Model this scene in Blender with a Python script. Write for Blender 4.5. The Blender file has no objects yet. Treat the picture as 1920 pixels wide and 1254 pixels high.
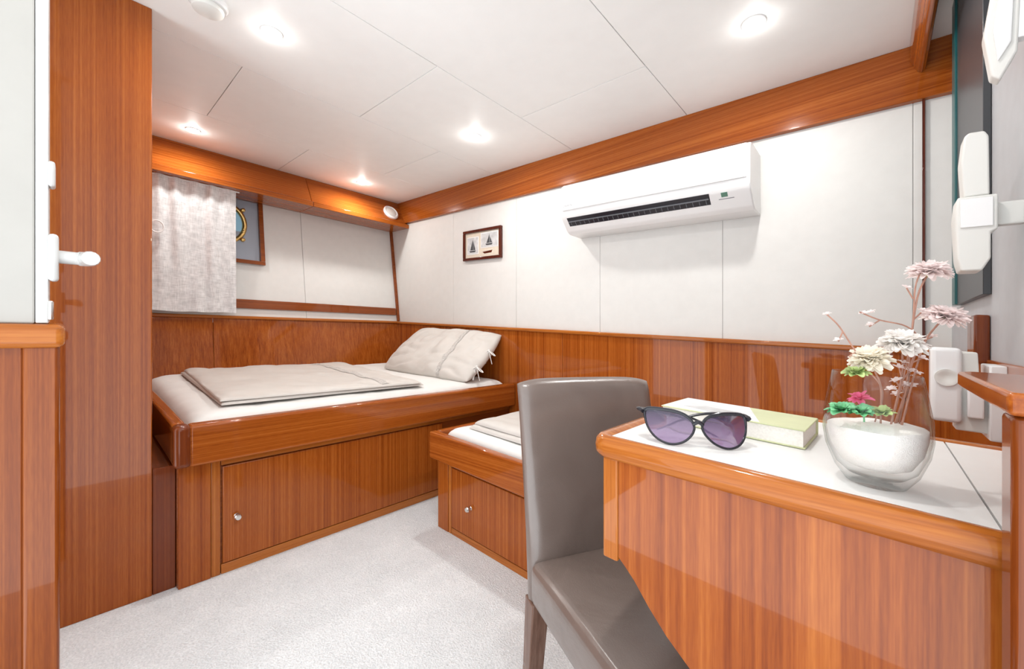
import bpy, bmesh, math, random
from mathutils import Vector, Matrix, noise
random.seed(4)
scene = bpy.context.scene
COL = scene.collection
# ------------------------------------------------------------------ measuring helpers
F = 751.0; CYP = 632.0; YAW = math.radians(42.2)
S_, C_ = math.sin(YAW), math.cos(YAW)
SLOPE = 0.0554          # the cabin sole, bunks and deckhead fall away from the hull side
EYE = 0.98
XL, YB, XR, ZC = -3.17, 1.982, 0.19, 1.9945
def ray(px):
    a = (px-960)/F
    return -S_+C_*a, C_+S_*a
def on_x(px, py, X):
    kx, ky = ray(px); d = X/kx
    return Vector((X, ky*d, EYE+(CYP-py)/F*d+SLOPE*X))
def on_y(px, py, Y):
    kx, ky = ray(px); d = Y/ky
    return Vector((kx*d, Y, EYE+(CYP-py)/F*d+SLOPE*kx*d))
def on_z(px, py, Z):
    kx, ky = ray(px); d = (Z-EYE)/((CYP-py)/F+SLOPE*kx)
    return Vector((kx*d, ky*d, Z))
def at_d(px, py, d):
    kx, ky = ray(px)
    return Vector((kx*d, ky*d, EYE+(CYP-py)/F*d+SLOPE*kx*d))
# ------------------------------------------------------------------ materials
def new_mat(name):
    m = bpy.data.materials.new(name); m.use_nodes = True
    nt = m.node_tree
    return m, nt, nt.nodes['Principled BSDF']
def plain(name, col, rough=.5, metal=0, noise_amt=0, nscale=60, bump=0, coat=0, **kw):
    m, nt, b = new_mat(name)
    b.inputs['Roughness'].default_value = rough
    b.inputs['Metallic'].default_value = metal
    b.inputs['Coat Weight'].default_value = coat
    for k, v in kw.items(): b.inputs[k.replace('_', ' ')].default_value = v
    tc = nt.nodes.new('ShaderNodeTexCoord')
    n = nt.nodes.new('ShaderNodeTexNoise'); n.inputs['Scale'].default_value = nscale; n.inputs['Detail'].default_value = 5
    nt.links.new(tc.outputs['Object'], n.inputs['Vector'])
    r = nt.nodes.new('ShaderNodeValToRGB')
    a = noise_amt
    r.color_ramp.elements[0].position = .3; r.color_ramp.elements[1].position = .7
    r.color_ramp.elements[0].color = [c*(1-a) for c in col[:3]]+[1]
    r.color_ramp.elements[1].color = [min(1, c*(1+a)) for c in col[:3]]+[1]
    nt.links.new(n.outputs['Fac'], r.inputs['Fac']); nt.links.new(r.outputs['Color'], b.inputs['Base Color'])
    if bump:
        bp = nt.nodes.new('ShaderNodeBump'); bp.inputs['Strength'].default_value = bump; bp.inputs['Distance'].default_value = .004
        nt.links.new(n.outputs['Fac'], bp.inputs['Height']); nt.links.new(bp.outputs['Normal'], b.inputs['Normal'])
    return m
def wood(name, axis, dark, mid, light, rough=.2, coat=.5, stripe=150, spec=.1):
    m, nt, b = new_mat(name)
    tc = nt.nodes.new('ShaderNodeTexCoord')
    def layer(across, along, detail, rough_):
        mp = nt.nodes.new('ShaderNodeMapping')
        s = [across]*3; s[axis] = along
        mp.inputs['Scale'].default_value = s
        nt.links.new(tc.outputs['Object'], mp.inputs['Vector'])
        n = nt.nodes.new('ShaderNodeTexNoise'); n.inputs['Scale'].default_value = 1; n.inputs['Detail'].default_value = detail
        n.inputs['Roughness'].default_value = rough_
        nt.links.new(mp.outputs['Vector'], n.inputs['Vector'])
        return n
    n1 = layer(stripe, .6, 3, .55); n2 = layer(560, 30, 2, .5); n3 = layer(34, .4, 2, .5)
    ad = nt.nodes.new('ShaderNodeMath'); ad.operation = 'MULTIPLY_ADD'; ad.inputs[1].default_value = .36
    nt.links.new(n2.outputs['Fac'], ad.inputs[0]); nt.links.new(n1.outputs['Fac'], ad.inputs[2])
    ad2 = nt.nodes.new('ShaderNodeMath'); ad2.operation = 'MULTIPLY_ADD'; ad2.inputs[1].default_value = .44
    nt.links.new(n3.outputs['Fac'], ad2.inputs[0]); nt.links.new(ad.outputs[0], ad2.inputs[2])
    mr = nt.nodes.new('ShaderNodeMapRange'); mr.inputs['From Min'].default_value = .58; mr.inputs['From Max'].default_value = 1.22
    nt.links.new(ad2.outputs[0], mr.inputs['Value'])
    r = nt.nodes.new('ShaderNodeValToRGB')
    r.color_ramp.elements[0].color = (*dark, 1); r.color_ramp.elements[1].color = (*light, 1)
    e = r.color_ramp.elements.new(.5); e.color = (*mid, 1)
    nt.links.new(mr.outputs['Result'], r.inputs['Fac']); nt.links.new(r.outputs['Color'], b.inputs['Base Color'])
    b.inputs['Roughness'].default_value = rough
    b.inputs['Coat Weight'].default_value = coat; b.inputs['Coat Roughness'].default_value = .03
    b.inputs['Specular IOR Level'].default_value = spec
    return m
MD, MM, ML = (.20, .038, .005), (.335, .080, .0105), (.47, .142, .023)
WZ = wood('mahogany_upright', 2, MD, MM, ML)
WX = wood('mahogany_crosswise', 0, MD, MM, ML)
WY = wood('mahogany_lengthwise', 1, MD, MM, ML)
PD, PM, PL = (.28, .072, .011), (.41, .122, .020), (.52, .19, .038)
WL = wood('pale_mahogany', 2, PD, PM, PL)
WLX = wood('pale_mahogany_crosswise', 0, PD, PM, PL)
WLY = wood('pale_mahogany_lengthwise', 1, PD, PM, PL)
WDK = wood('dark_mahogany', 2, (.05, .010, .006), (.085, .018, .010), (.14, .03, .014))
WMD = wood('red_brown_mahogany', 2, (.11, .022, .006), (.17, .036, .009), (.23, .054, .013))  # medium-dark reddish-brown wood
WNR = wood('dimmed_mahogany', 2, (.13, .026, .005), (.22, .050, .008), (.32, .088, .015))  # mahogany copy darkened to offset strong world light on near parts
WNY = wood('dimmed_mahogany_lengthwise', 1, (.20, .046, .009), (.31, .085, .016), (.42, .14, .030))
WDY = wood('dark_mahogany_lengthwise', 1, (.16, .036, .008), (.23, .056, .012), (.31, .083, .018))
VINYL = plain('cream_vinyl', (.70, .692, .668), .5, noise_amt=.018, nscale=22, bump=.04)
CEIL = plain('deckhead_vinyl', (.92, .925, .91), .5, noise_amt=.012, nscale=14, bump=.03)
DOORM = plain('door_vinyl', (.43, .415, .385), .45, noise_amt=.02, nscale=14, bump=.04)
GROOVE = plain('groove_grey', (.25, .24, .23), .8)
SEAM = plain('seam_grey', (.48, .47, .455), .8)
WHITE = plain('white_plastic', (.84, .84, .84), .25)
DOORW = plain('door_white', (.60, .60, .59), .3)
OFFW = plain('offwhite_plastic', (.74, .735, .70), .35)
GREYW = plain('grey_wall_vinyl', (.46, .47, .49), .45, noise_amt=.03, nscale=30)
SHEET = plain('white_cotton', (.79, .78, .755), .85, noise_amt=.03, nscale=9, bump=.4)
LINEN = plain('beige_cotton', (.62, .585, .545), .6, noise_amt=.03, nscale=12, bump=.4)
LACE = plain('lace_trim', (.54, .51, .48), .9, noise_amt=.28, nscale=180, bump=.6)
LEGW = wood('chair_leg_wood', 2, (.11, .055, .038), (.16, .085, .06), (.22, .13, .095), coat=.4)
STEEL = plain('brushed_steel', (.7, .68, .65), .25, metal=1)
BRASS = plain('brass', (.55, .37, .14), .3, metal=1)
BLACK = plain('black_plastic', (.015, .015, .022), .25)
DARKG = plain('mirror_dark_reflection', (.045, .047, .052), .35)  # dark reflection put into the mirror's base colour
TEAL = plain('teal_glass_edge', (.012, .10, .105), .3)
BLUEG = plain('porthole_panel', (.36, .40, .47), .4)
# soft taupe leather: fine pebble grain over broad creases
m, nt, b = new_mat('taupe_leather')
tc = nt.nodes.new('ShaderNodeTexCoord')
n1 = nt.nodes.new('ShaderNodeTexVoronoi'); n1.inputs['Scale'].default_value = 420
n2 = nt.nodes.new('ShaderNodeTexNoise'); n2.inputs['Scale'].default_value = 6; n2.inputs['Detail'].default_value = 3; n2.inputs['Distortion'].default_value = .8
for n in (n1, n2): nt.links.new(tc.outputs['Object'], n.inputs['Vector'])
r = nt.nodes.new('ShaderNodeValToRGB'); r.color_ramp.elements[0].position = .3; r.color_ramp.elements[1].position = .7
r.color_ramp.elements[0].color = (.152, .113, .096, 1); r.color_ramp.elements[1].color = (.180, .136, .117, 1)
nt.links.new(n2.outputs['Fac'], r.inputs['Fac']); nt.links.new(r.outputs['Color'], b.inputs['Base Color'])
b1 = nt.nodes.new('ShaderNodeBump'); b1.inputs['Strength'].default_value = .16; b1.inputs['Distance'].default_value = .001
b2 = nt.nodes.new('ShaderNodeBump'); b2.inputs['Strength'].default_value = .28; b2.inputs['Distance'].default_value = .02
nt.links.new(n1.outputs['Distance'], b1.inputs['Height']); nt.links.new(n2.outputs['Fac'], b2.inputs['Height'])
nt.links.new(b2.outputs['Normal'], b1.inputs['Normal']); nt.links.new(b1.outputs['Normal'], b.inputs['Normal'])
b.inputs['Roughness'].default_value = .32; b.inputs['Specular IOR Level'].default_value = .7
b.inputs['Coat Weight'].default_value = .6; b.inputs['Coat Roughness'].default_value = .2
LEATHER = m
def emis(name, col, s):
    m, nt, b = new_mat(name)
    b.inputs['Emission Color'].default_value = (*col, 1); b.inputs['Emission Strength'].default_value = s
    b.inputs['Base Color'].default_value = (*col, 1)
    return m
LAMP = emis('lamp_lens', (1, .98, .95), 40)
DAY = emis('porthole_daylight', (.22, .40, .52), .3)
# thin clear glass: mostly transparent, more reflective at glancing angles
m = bpy.data.materials.new('clear_glass'); m.use_nodes = True; nt = m.node_tree; nt.nodes.clear()
out = nt.nodes.new('ShaderNodeOutputMaterial'); mx = nt.nodes.new('ShaderNodeMixShader'); lw = nt.nodes.new('ShaderNodeLayerWeight')
lw.inputs['Blend'].default_value = .5
pw = nt.nodes.new('ShaderNodeMath'); pw.operation = 'POWER'; pw.inputs[1].default_value = 3.4
ma = nt.nodes.new('ShaderNodeMath'); ma.operation = 'MULTIPLY_ADD'; ma.inputs[1].default_value = .8; ma.inputs[2].default_value = .018
tr = nt.nodes.new('ShaderNodeBsdfTransparent'); gl = nt.nodes.new('ShaderNodeBsdfGlossy')
gl.inputs['Roughness'].default_value = .01; gl.inputs['Color'].default_value = (.66, .70, .70, 1); tr.inputs['Color'].default_value = (.995, .997, .997, 1)
nt.links.new(lw.outputs['Facing'], pw.inputs[0]); nt.links.new(pw.outputs[0], ma.inputs[0]); nt.links.new(ma.outputs[0], mx.inputs[0])
nt.links.new(tr.outputs[0], mx.inputs[1]); nt.links.new(gl.outputs[0], mx.inputs[2]); nt.links.new(mx.outputs[0], out.inputs[0])
GLASS = m
# smoky purple lens, darker towards the top
m, nt, b = new_mat('purple_lens')
tc = nt.nodes.new('ShaderNodeTexCoord'); sp = nt.nodes.new('ShaderNodeSeparateXYZ'); r = nt.nodes.new('ShaderNodeValToRGB')
nt.links.new(tc.outputs['Generated'], sp.inputs[0]); nt.links.new(sp.outputs['Z'], r.inputs['Fac']); nt.links.new(r.outputs['Color'], b.inputs['Base Color'])
r.color_ramp.elements[0].color = (.30, .19, .36, 1); r.color_ramp.elements[1].color = (.03, .02, .055, 1)
b.inputs['Roughness'].default_value = .05; b.inputs['Coat Weight'].default_value = .3; b.inputs['Transmission Weight'].default_value = .4
LENS = m
# petals let light through
def petal(name, col):
    m = plain(name, col, .7, noise_amt=.05, nscale=60); nt = m.node_tree; b = nt.nodes['Principled BSDF']
    mx = nt.nodes.new('ShaderNodeMixShader'); mx.inputs[0].default_value = .45
    t = nt.nodes.new('ShaderNodeBsdfTranslucent'); t.inputs['Color'].default_value = (*col, 1)
    o = nt.nodes['Material Output']
    nt.links.new(b.outputs[0], mx.inputs[1]); nt.links.new(t.outputs[0], mx.inputs[2]); nt.links.new(mx.outputs[0], o.inputs[0])
    return m
SAND = plain('white_sand', (.95, .925, .885), .95, noise_amt=.05, nscale=900, bump=.5)
PETP = petal('pink_petal', (.96, .87, .855))
PETW = petal('white_petal', (.97, .94, .91))
PETC = petal('cream_petal', (.97, .92, .82))
PINK = petal('bright_pink', (.88, .18, .36))
STEM = plain('dry_stem', (.42, .22, .16), .7, noise_amt=.2, nscale=90)
LEAF = plain('succulent_green', (.17, .50, .24), .5, noise_amt=.3, nscale=120)
LEAFP = plain('pale_green', (.45, .56, .22), .6, noise_amt=.2, nscale=90)
LAMI = plain('white_laminate', (.78, .775, .76), .35, noise_amt=.02, nscale=20)
PAPER = plain('page_paper', (.88, .85, .79), .8, noise_amt=.06, nscale=300)
COVG = plain('olive_cover', (.58, .61, .36), .4, noise_amt=.06, nscale=20)
COVW = plain('pale_cover', (.76, .77, .78), .35, noise_amt=.15, nscale=18)
MAT_ = plain('mount_card', (.68, .60, .49), .8, noise_amt=.04)
PHO = plain('grey_photo', (.55, .55, .55), .5, noise_amt=.2, nscale=30)
INK = plain('dark_ink', (.05, .05, .055), .6)
GREYT = plain('grey_lettering', (.25, .25, .27), .5)
GREEN = plain('green_label', (.10, .22, .16), .5)
FINS = plain('grey_fins', (.16, .17, .19), .4)
# silvery curtain linen with a slubby, blotchy weave
m, nt, b = new_mat('curtain_linen')
tc = nt.nodes.new('ShaderNodeTexCoord')
def cl(sc):
    mp = nt.nodes.new('ShaderNodeMapping'); mp.inputs['Scale'].default_value = sc
    n = nt.nodes.new('ShaderNodeTexNoise'); n.inputs['Scale'].default_value = 1; n.inputs['Detail'].default_value = 5
    nt.links.new(tc.outputs['Object'], mp.inputs['Vector']); nt.links.new(mp.outputs['Vector'], n.inputs['Vector']); return n
na, nb_ = cl((190, 190, 24)), cl((24, 24, 190)); nc = cl((26, 26, 26))
a1 = nt.nodes.new('ShaderNodeMath'); a1.operation = 'ADD'; a2 = nt.nodes.new('ShaderNodeMath'); a2.operation = 'ADD'
nt.links.new(na.outputs['Fac'], a1.inputs[0]); nt.links.new(nb_.outputs['Fac'], a1.inputs[1]); nt.links.new(a1.outputs[0], a2.inputs[0]); nt.links.new(nc.outputs['Fac'], a2.inputs[1])
r = nt.nodes.new('ShaderNodeValToRGB'); mr = nt.nodes.new('ShaderNodeMapRange'); mr.inputs['From Min'].default_value = 1.15; mr.inputs['From Max'].default_value = 1.85
nt.links.new(a2.outputs[0], mr.inputs['Value']); nt.links.new(mr.outputs['Result'], r.inputs['Fac'])
r.color_ramp.elements[0].color = (.52, .522, .525, 1); r.color_ramp.elements[1].color = (.84, .845, .85, 1)
nt.links.new(r.outputs['Color'], b.inputs['Base Color'])
b.inputs['Roughness'].default_value = .38; b.inputs['Specular IOR Level'].default_value = .8
CURT = m
# carpet
m, nt, b = new_mat('pale_carpet')
tc = nt.nodes.new('ShaderNodeTexCoord')
n1 = nt.nodes.new('ShaderNodeTexNoise'); n1.inputs['Scale'].default_value = 190; n1.inputs['Detail'].default_value = 4
n2 = nt.nodes.new('ShaderNodeTexNoise'); n2.inputs['Scale'].default_value = 9; n2.inputs['Detail'].default_value = 4
for n in (n1, n2): nt.links.new(tc.outputs['Object'], n.inputs['Vector'])
ad = nt.nodes.new('ShaderNodeMath'); ad.operation = 'MULTIPLY_ADD'; ad.inputs[1].default_value = .4
nt.links.new(n2.outputs['Fac'], ad.inputs[0]); nt.links.new(n1.outputs['Fac'], ad.inputs[2])
r = nt.nodes.new('ShaderNodeValToRGB'); r.color_ramp.elements[0].position = .45; r.color_ramp.elements[1].position = .95
r.color_ramp.elements[0].color = (.66, .685, .70, 1); r.color_ramp.elements[1].color = (.90, .915, .925, 1)
nt.links.new(ad.outputs[0], r.inputs['Fac']); nt.links.new(r.outputs['Color'], b.inputs['Base Color'])
bp = nt.nodes.new('ShaderNodeBump'); bp.inputs['Strength'].default_value = .8; bp.inputs['Distance'].default_value = .008
nt.links.new(n1.outputs['Fac'], bp.inputs['Height']); nt.links.new(bp.outputs['Normal'], b.inputs['Normal'])
b.inputs['Roughness'].default_value = .95
CARPET = m
# ------------------------------------------------------------------ mesh helpers (vertices are written in room coordinates)
ORG = {}
def tag(o, label, cat, group=None, kind=None):
    o['label'] = label; o['category'] = cat
    if group: o['group'] = group
    if kind: o['kind'] = kind
    return o
def thing(name, loc, label, cat, group=None):
    o = bpy.data.objects.new(name, None); COL.objects.link(o)
    o.empty_display_size = .05
    o.location = loc; ORG[o.name] = Vector(loc)
    return tag(o, label, cat, group)
def B():
    bm = bmesh.new(); bm.faces.layers.int.new('flat'); return bm
def obj(name, bm, mats, parent=None, smooth=True, sharp=35):
    if not isinstance(mats, (list, tuple)): mats = [mats]
    bmesh.ops.recalc_face_normals(bm, faces=bm.faces[:])
    vs = [v.co for v in bm.verts]
    if parent is None:
        org = Vector(((min(v.x for v in vs)+max(v.x for v in vs))/2, (min(v.y for v in vs)+max(v.y for v in vs))/2, min(v.z for v in vs)))
    else: org = ORG[parent.name]
    for v in bm.verts: v.co -= org
    lay = bm.faces.layers.int.get('flat'); flats = [f[lay] for f in bm.faces] if lay else [0]*len(bm.faces)
    if lay: bm.faces.layers.int.remove(lay)
    me = bpy.data.meshes.new(name); bm.to_mesh(me); bm.free()
    for mm in mats: me.materials.append(mm)
    if smooth:
        for p, fl_ in zip(me.polygons, flats): p.use_smooth = not fl_
        me.set_sharp_from_angle(angle=math.radians(sharp))
        for p, fl_ in zip(me.polygons, flats): p.use_smooth = not fl_
    o = bpy.data.objects.new(name, me); COL.objects.link(o)
    if parent is None: o.location = org
    else: o.parent = parent
    ORG[o.name] = org.copy()
    return o
def bevelled(t, bev, seg, curved=False):
    lay = t.faces.layers.int['flat']
    new = set()
    if bev:
        res = bmesh.ops.bevel(t, geom=t.edges[:], offset=bev, segments=seg, affect='EDGES', profile=.5, clamp_overlap=True)
        new = set(res['faces'])
    if not curved:
        for f in t.faces: f[lay] = 0 if f in new else 1
def box(bm, x0, x1, y0, y1, z0, z1, bev=0, seg=2, mi=0, M=None):
    t = B()
    bmesh.ops.create_cube(t, size=1)
    for v in t.verts:
        v.co = Vector((x0+(v.co.x+.5)*(x1-x0), y0+(v.co.y+.5)*(y1-y0), z0+(v.co.z+.5)*(z1-z0)))
    bevelled(t, bev, seg)
    return merge(bm, t, mi, M)
def merge(bm, t, mi=0, M=None):
    mp = {}; la = bm.faces.layers.int.get('flat'); lb = t.faces.layers.int.get('flat')
    for v in t.verts: mp[v] = bm.verts.new(M @ v.co if M else v.co)
    for f in t.faces:
        nf = bm.faces.new([mp[v] for v in f.verts]); nf.material_index = mi
        if la and lb: nf[la] = f[lb]
    t.free(); return bm
def prism(bm, pts, axis, a0, a1, bev=0, seg=2, mi=0, M=None):
    """pts are the two other coordinates in order (x,y,z minus axis)"""
    t = B()
    def mk(p, a):
        if axis == 0: return (a, p[0], p[1])
        if axis == 1: return (p[0], a, p[1])
        return (p[0], p[1], a)
    lo = [t.verts.new(mk(p, a0)) for p in pts]; hi = [t.verts.new(mk(p, a1)) for p in pts]
    n = len(pts)
    t.faces.new(lo); t.faces.new(hi[::-1])
    for i in range(n): t.faces.new((lo[i], hi[i], hi[(i+1) % n], lo[(i+1) % n]))
    bmesh.ops.recalc_face_normals(t, faces=t.faces[:])
    bevelled(t, bev, seg, curved=n > 7)
    if n > 7:
        lay = t.faces.layers.int['flat']
        for f in t.faces:
            if len(f.verts) >= n-2: f[lay] = 1
    return merge(bm, t, mi, M)
def lathe(bm, prof, c, axis=2, n=40, mi=0, M=None):
    t = B(); c = Vector(c); rings = []
    for r_, z in prof:
        if r_ < 1e-6: ring = [t.verts.new((0, 0, z))]
        else: ring = [t.verts.new((r_*math.cos(2*math.pi*i/n), r_*math.sin(2*math.pi*i/n), z)) for i in range(n)]
        rings.append(ring)
    for a, b_ in zip(rings, rings[1:]):
        for i in range(n):
            j = (i+1) % n
            if len(a) == 1 and len(b_) == 1: continue
            if len(a) == 1: t.faces.new((a[0], b_[i], b_[j]))
            elif len(b_) == 1: t.faces.new((a[i], b_[0], a[j]))
            else: t.faces.new((a[i], b_[i], b_[j], a[j]))
    if len(rings[0]) > 1: t.faces.new(rings[0])
    if len(rings[-1]) > 1: t.faces.new(rings[-1])
    for v in t.verts:
        x, y, z = v.co
        v.co = Vector((x, y, z)) if axis == 2 else (Vector((x, z, y)) if axis == 1 else Vector((z, x, y)))
        v.co += c
    return merge(bm, t, mi, M)
def tube(bm, path, rad, n=8, mi=0, closed=False, flat=None):
    path = [Vector(p) for p in path]
    rs = rad if isinstance(rad, (list, tuple)) else [rad]*len(path)
    rings = []; N = len(path); up = Vector((.13, .27, .95)).normalized()
    for i, p in enumerate(path):
        if closed: tg = path[(i+1) % N]-path[i-1]
        else: tg = path[min(i+1, N-1)]-path[max(i-1, 0)]
        tg.normalize()
        s = tg.cross(up)
        if s.length < .05: s = tg.cross(Vector((1, 0, 0)))
        s.normalize(); w = s.cross(tg)
        rings.append([bm.verts.new(p+rs[i]*(math.cos(2*math.pi*k/n)*s+(flat or 1)*math.sin(2*math.pi*k/n)*w)) for k in range(n)])
    for i in range(N if closed else N-1):
        a, b_ = rings[i], rings[(i+1) % N]
        for k in range(n):
            f = bm.faces.new((a[k], b_[k], b_[(k+1) % n], a[(k+1) % n])); f.material_index = mi
    if not closed:
        for rg in (rings[0], rings[-1]): bm.faces.new(rg).material_index = mi
    return bm
def bez(pts, n=14):
    """smooth path through points (Catmull-Rom)"""
    pts = [Vector(p) for p in pts]; P = [pts[0]*2-pts[1]]+pts+[pts[-1]*2-pts[-2]]; out = []
    for i in range(1, len(P)-2):
        for k in range(n):
            t = k/n; a, b_, c, d = P[i-1], P[i], P[i+1], P[i+2]
            out.append(.5*((2*b_)+(c-a)*t+(2*a-5*b_+4*c-d)*t*t+(3*b_-a-3*c+d)*t**3))
    out.append(pts[-1]); return out
def cushion(bm, M, sx, sy, h, p=2.5, q=.5, flat=False, amp=.004, n=36, seed=0, fr=7, urange=None, off=0, ridge=0):
    t = B()
    us = [math.sin(math.pi/2*(-1+2*i/n)) for i in range(n+1)]
    uu = us if urange is None else [urange[0]+(urange[1]-urange[0])*i/4 for i in range(5)]
    top, bot = {}, {}
    for i, u in enumerate(uu):
        for j, v in enumerate(us):
            e = max(0, (1-abs(u)**p))*max(0, (1-abs(v)**p)); th = h/2*e**q
            pin = 1-.05*(u*u*v*v if not flat else 0)
            x, y = u*sx/2*pin, v*sy/2*pin
            k = min(1, e*3)
            nz = amp*noise.noise(Vector((x*fr, y*fr, seed)))*k
            nz += amp*.5*noise.noise(Vector((x*fr*2.7, y*fr*2.7, seed+5)))*k
            if ridge: nz -= ridge*(1-abs(noise.noise(Vector((x*fr*.9+y*3, y*fr*1.6-x*4, seed+9)))))**6*k
            if flat: zt, zb = 2*th+nz, 0
            else: zt, zb = th+nz, -th
            top[i, j] = t.verts.new(M @ Vector((x, y, zt+off)))
            if urange is None:
                bot[i, j] = top[i, j] if (th < 1e-5 and not flat) else t.verts.new(M @ Vector((x, y, zb)))
    ni = len(uu)-1
    for i in range(ni):
        for j in range(n):
            t.faces.new((top[i, j], top[i+1, j], top[i+1, j+1], top[i, j+1]))
            if urange is None:
                q4 = (bot[i, j], bot[i, j+1], bot[i+1, j+1], bot[i+1, j])
                t.faces.new(q4) if len(set(q4)) == 4 else None
    if urange is None and flat:
        bmesh.ops.remove_doubles(t, verts=t.verts[:], dist=1e-5)
    return merge(bm, t)
def struct(name, bm, mats, label, cat, smooth=True):
    o = obj(name, bm, mats, None, smooth); tag(o, label, cat, kind='structure'); return o
def xl(z): return -3.17-.13*(z-.944)/.856     # the hull side leans outward above the wainscot
# ------------------------------------------------------------------ setting
bm = B(); box(bm, -3.35, XR+.1, -.55, YB+.1, -.08, 0)  # stops short behind the camera so world fill reaches the ceiling
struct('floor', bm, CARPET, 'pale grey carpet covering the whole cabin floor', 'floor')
# ceiling panels with open joints, staggered
bm = B()
cols = [(-3.30, -2.592), (-2.592, -1.948), (-1.948, -1.302), (-1.302, -.66), (-.66, XR+.03)]
for i, (a, c) in enumerate(cols):
    cuts = [-.54, .48, 1.5] if i % 2 else [-.03, .99]
    if i == 4: cuts = [-.03]
    ys = [-1.6]+cuts+[YB+.02]
    for y0, y1 in zip(ys, ys[1:]): box(bm, a+.0013, c-.0013, y0+.0013, y1-.0013, ZC, ZC+.02, .0008, 1)
box(bm, -3.32, XR+.03, -1.6, YB+.03, ZC+.006, ZC+.05, mi=1)
struct('ceiling', bm, [CEIL, GROOVE], 'cream panelled ceiling with thin staggered joints', 'ceiling')
# back wall (with the air conditioner)
bm = B()
seams = [-3.3]+[on_y(p, 500, YB).x for p in (850, 968, 1125, 1355, 1712)]+[XR+.02]
for a, c in zip(seams, seams[1:]): box(bm, a+.001, c-.001, YB, YB+.02, .93, ZC, .0012, 2)
box(bm, -3.32, XR+.03, YB+.003, YB+.05, 0, ZC, mi=1)
struct('wall_back', bm, [VINYL, SEAM], 'cream vinyl panelled wall carrying the air conditioner', 'wall')
bm = B()
sx = on_y(1055, 660, 1.97).x
for a, c in ((-3.2, sx-.001), (sx+.001, XR+.01)): box(bm, a, c, 1.968, 1.992, 0, .93, .0015, 1)
struct('trim_1', bm, WZ, 'mahogany wainscot panel under the cream wall with the air conditioner', 'wainscot')
bm = B(); box(bm, -3.2, XR+.01, 1.952, 1.99, .926, .946, .006, 3)
struct('trim_2', bm, WLX, 'thin varnished cap rail along the wainscot behind the desk', 'trim')
bm = B(); box(bm, -3.15, XR+.01, 1.958, 1.99, 1.804, ZC, .003, 2)
struct('trim_3', bm, WX, 'wide glossy mahogany beam above the air conditioner', 'trim')
# left wall
bm = B()
sy = on_x(570, 480, -3.22).y
for a, c in ((.0, sy-.001), (sy+.001, YB)):
    prism(bm, [(xl(.90), .90), (xl(.90)-.03, .90), (xl(1.99)-.03, 1.99), (xl(1.99), 1.99)], 1, a, c, .001, 1)
box(bm, -3.42, -3.35, -.1, YB+.05, 0, ZC, mi=1)
struct('wall_left', bm, [VINYL, SEAM], 'leaning cream hull side wall beside the curtained porthole', 'wall')
bm = B()
s2 = on_x(400, 640, -3.15).y
for a, c in ((.1, s2-.001), (s2+.001, YB-.012)):
    prism(bm, [(-3.165, .935), (-3.20, .935), (-3.20, .0), (-3.105, .0), (-3.105, .43)], 1, a, c, .001, 1)
struct('trim_4', bm, WZ, 'mahogany wainscot panel behind the long side of the bed', 'wainscot')
bm = B(); box(bm, -3.20, -3.145, .1, YB-.01, .928, .948, .006, 3)
struct('trim_5', bm, WLY, 'thin varnished cap rail below the curtain and hull side wall', 'trim')
bm = B(); prism(bm, [(xl(1.0)+.018, 1.0), (xl(1.0), 1.0), (xl(1.062), 1.062), (xl(1.062)+.018, 1.062)], 1, .2, YB-.03, .004, 2)
struct('trim_6', bm, WDY, 'dark mahogany rail low on the hull side wall', 'trim')
bm = B()
prism(bm, [(xl(.95), .95), (xl(.95)+.022, .95), (xl(1.76)+.022, 1.76), (xl(1.76), 1.76)], 1, YB-.022, YB+.001, .004, 2)
struct('trim_7', bm, WDY, 'slim leaning mahogany corner strip left of the framed picture', 'trim')
# pelmet under the ceiling on the hull side
bm = B()
s3 = on_x(583, 355, -3.05).y
for a, c in ((.15, s3-.001), (s3+.001, YB-.002)):
    prism(bm, [(-3.32, ZC), (-3.15, ZC), (-3.035, 1.80), (-3.005, 1.79), (-3.005, 1.758), (-3.29, 1.758)], 1, a, c, .003, 2)
struct('trim_8', bm, WY, 'mahogany pelmet under the ceiling over the curtain', 'pelmet')
# bulkhead at the bed foot
bm = B(); box(bm, -3.3, -1.82, -.4, .187, 0, ZC, .003, 2)
struct('wall_foot', bm, WZ, 'tall glossy striped mahogany bulkhead at the foot of the bed', 'wall')
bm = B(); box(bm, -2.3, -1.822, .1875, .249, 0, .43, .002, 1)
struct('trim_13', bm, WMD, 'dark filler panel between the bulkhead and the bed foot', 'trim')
# near left wall with door
bm = B(); box(bm, -1.17, -1.1, -1.4, -.055, 0, .905, .003, 2)
struct('wall_near', bm, WNR, 'low mahogany panel at the left edge under the white door leaf', 'wall')
bm = B(); box(bm, -1.172, -1.094, -.056, -.013, 0, .905, .006, 3)
struct('trim_9', bm, WNR, 'mahogany end post at the left foreground under the cap', 'trim')
bm = B(); box(bm, -1.19, -1.085, -1.4, -.006, .90, .943, .012, 4)
struct('trim_10', bm, WLY, 'thick rounded wooden cap in the left foreground', 'trim')
bm = B(); box(bm, -1.16, -1.1, -1.4, -.042, .943, ZC, .003, 2)
dr = struct('door_1', bm, DOORM, 'cream door panel at left edge with white lever handle', 'door')
bm = B(); box(bm, -1.165, -1.098, -.0415, -.026, .944, ZC, .002, 2); obj('door_edge', bm, DOORW, dr)
bm = B()
box(bm, -1.135, -1.088, -.027, -.014, 1.02, 1.105, .006, 3)
tube(bm, bez([(-1.112, -.015, 1.066), (-1.112, .010, 1.066), (-1.10, .022, 1.066), (-1.05, .025, 1.064)], 6), [.012]*7+[.0135]*11+[.012], 14)
obj('door_handle', bm, DOORW, dr)
bm = B(); box(bm, -1.13, -1.09, -.027, -.018, 1.19, 1.235, .005, 3); obj('door_lock', bm, DOORW, dr)
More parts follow.
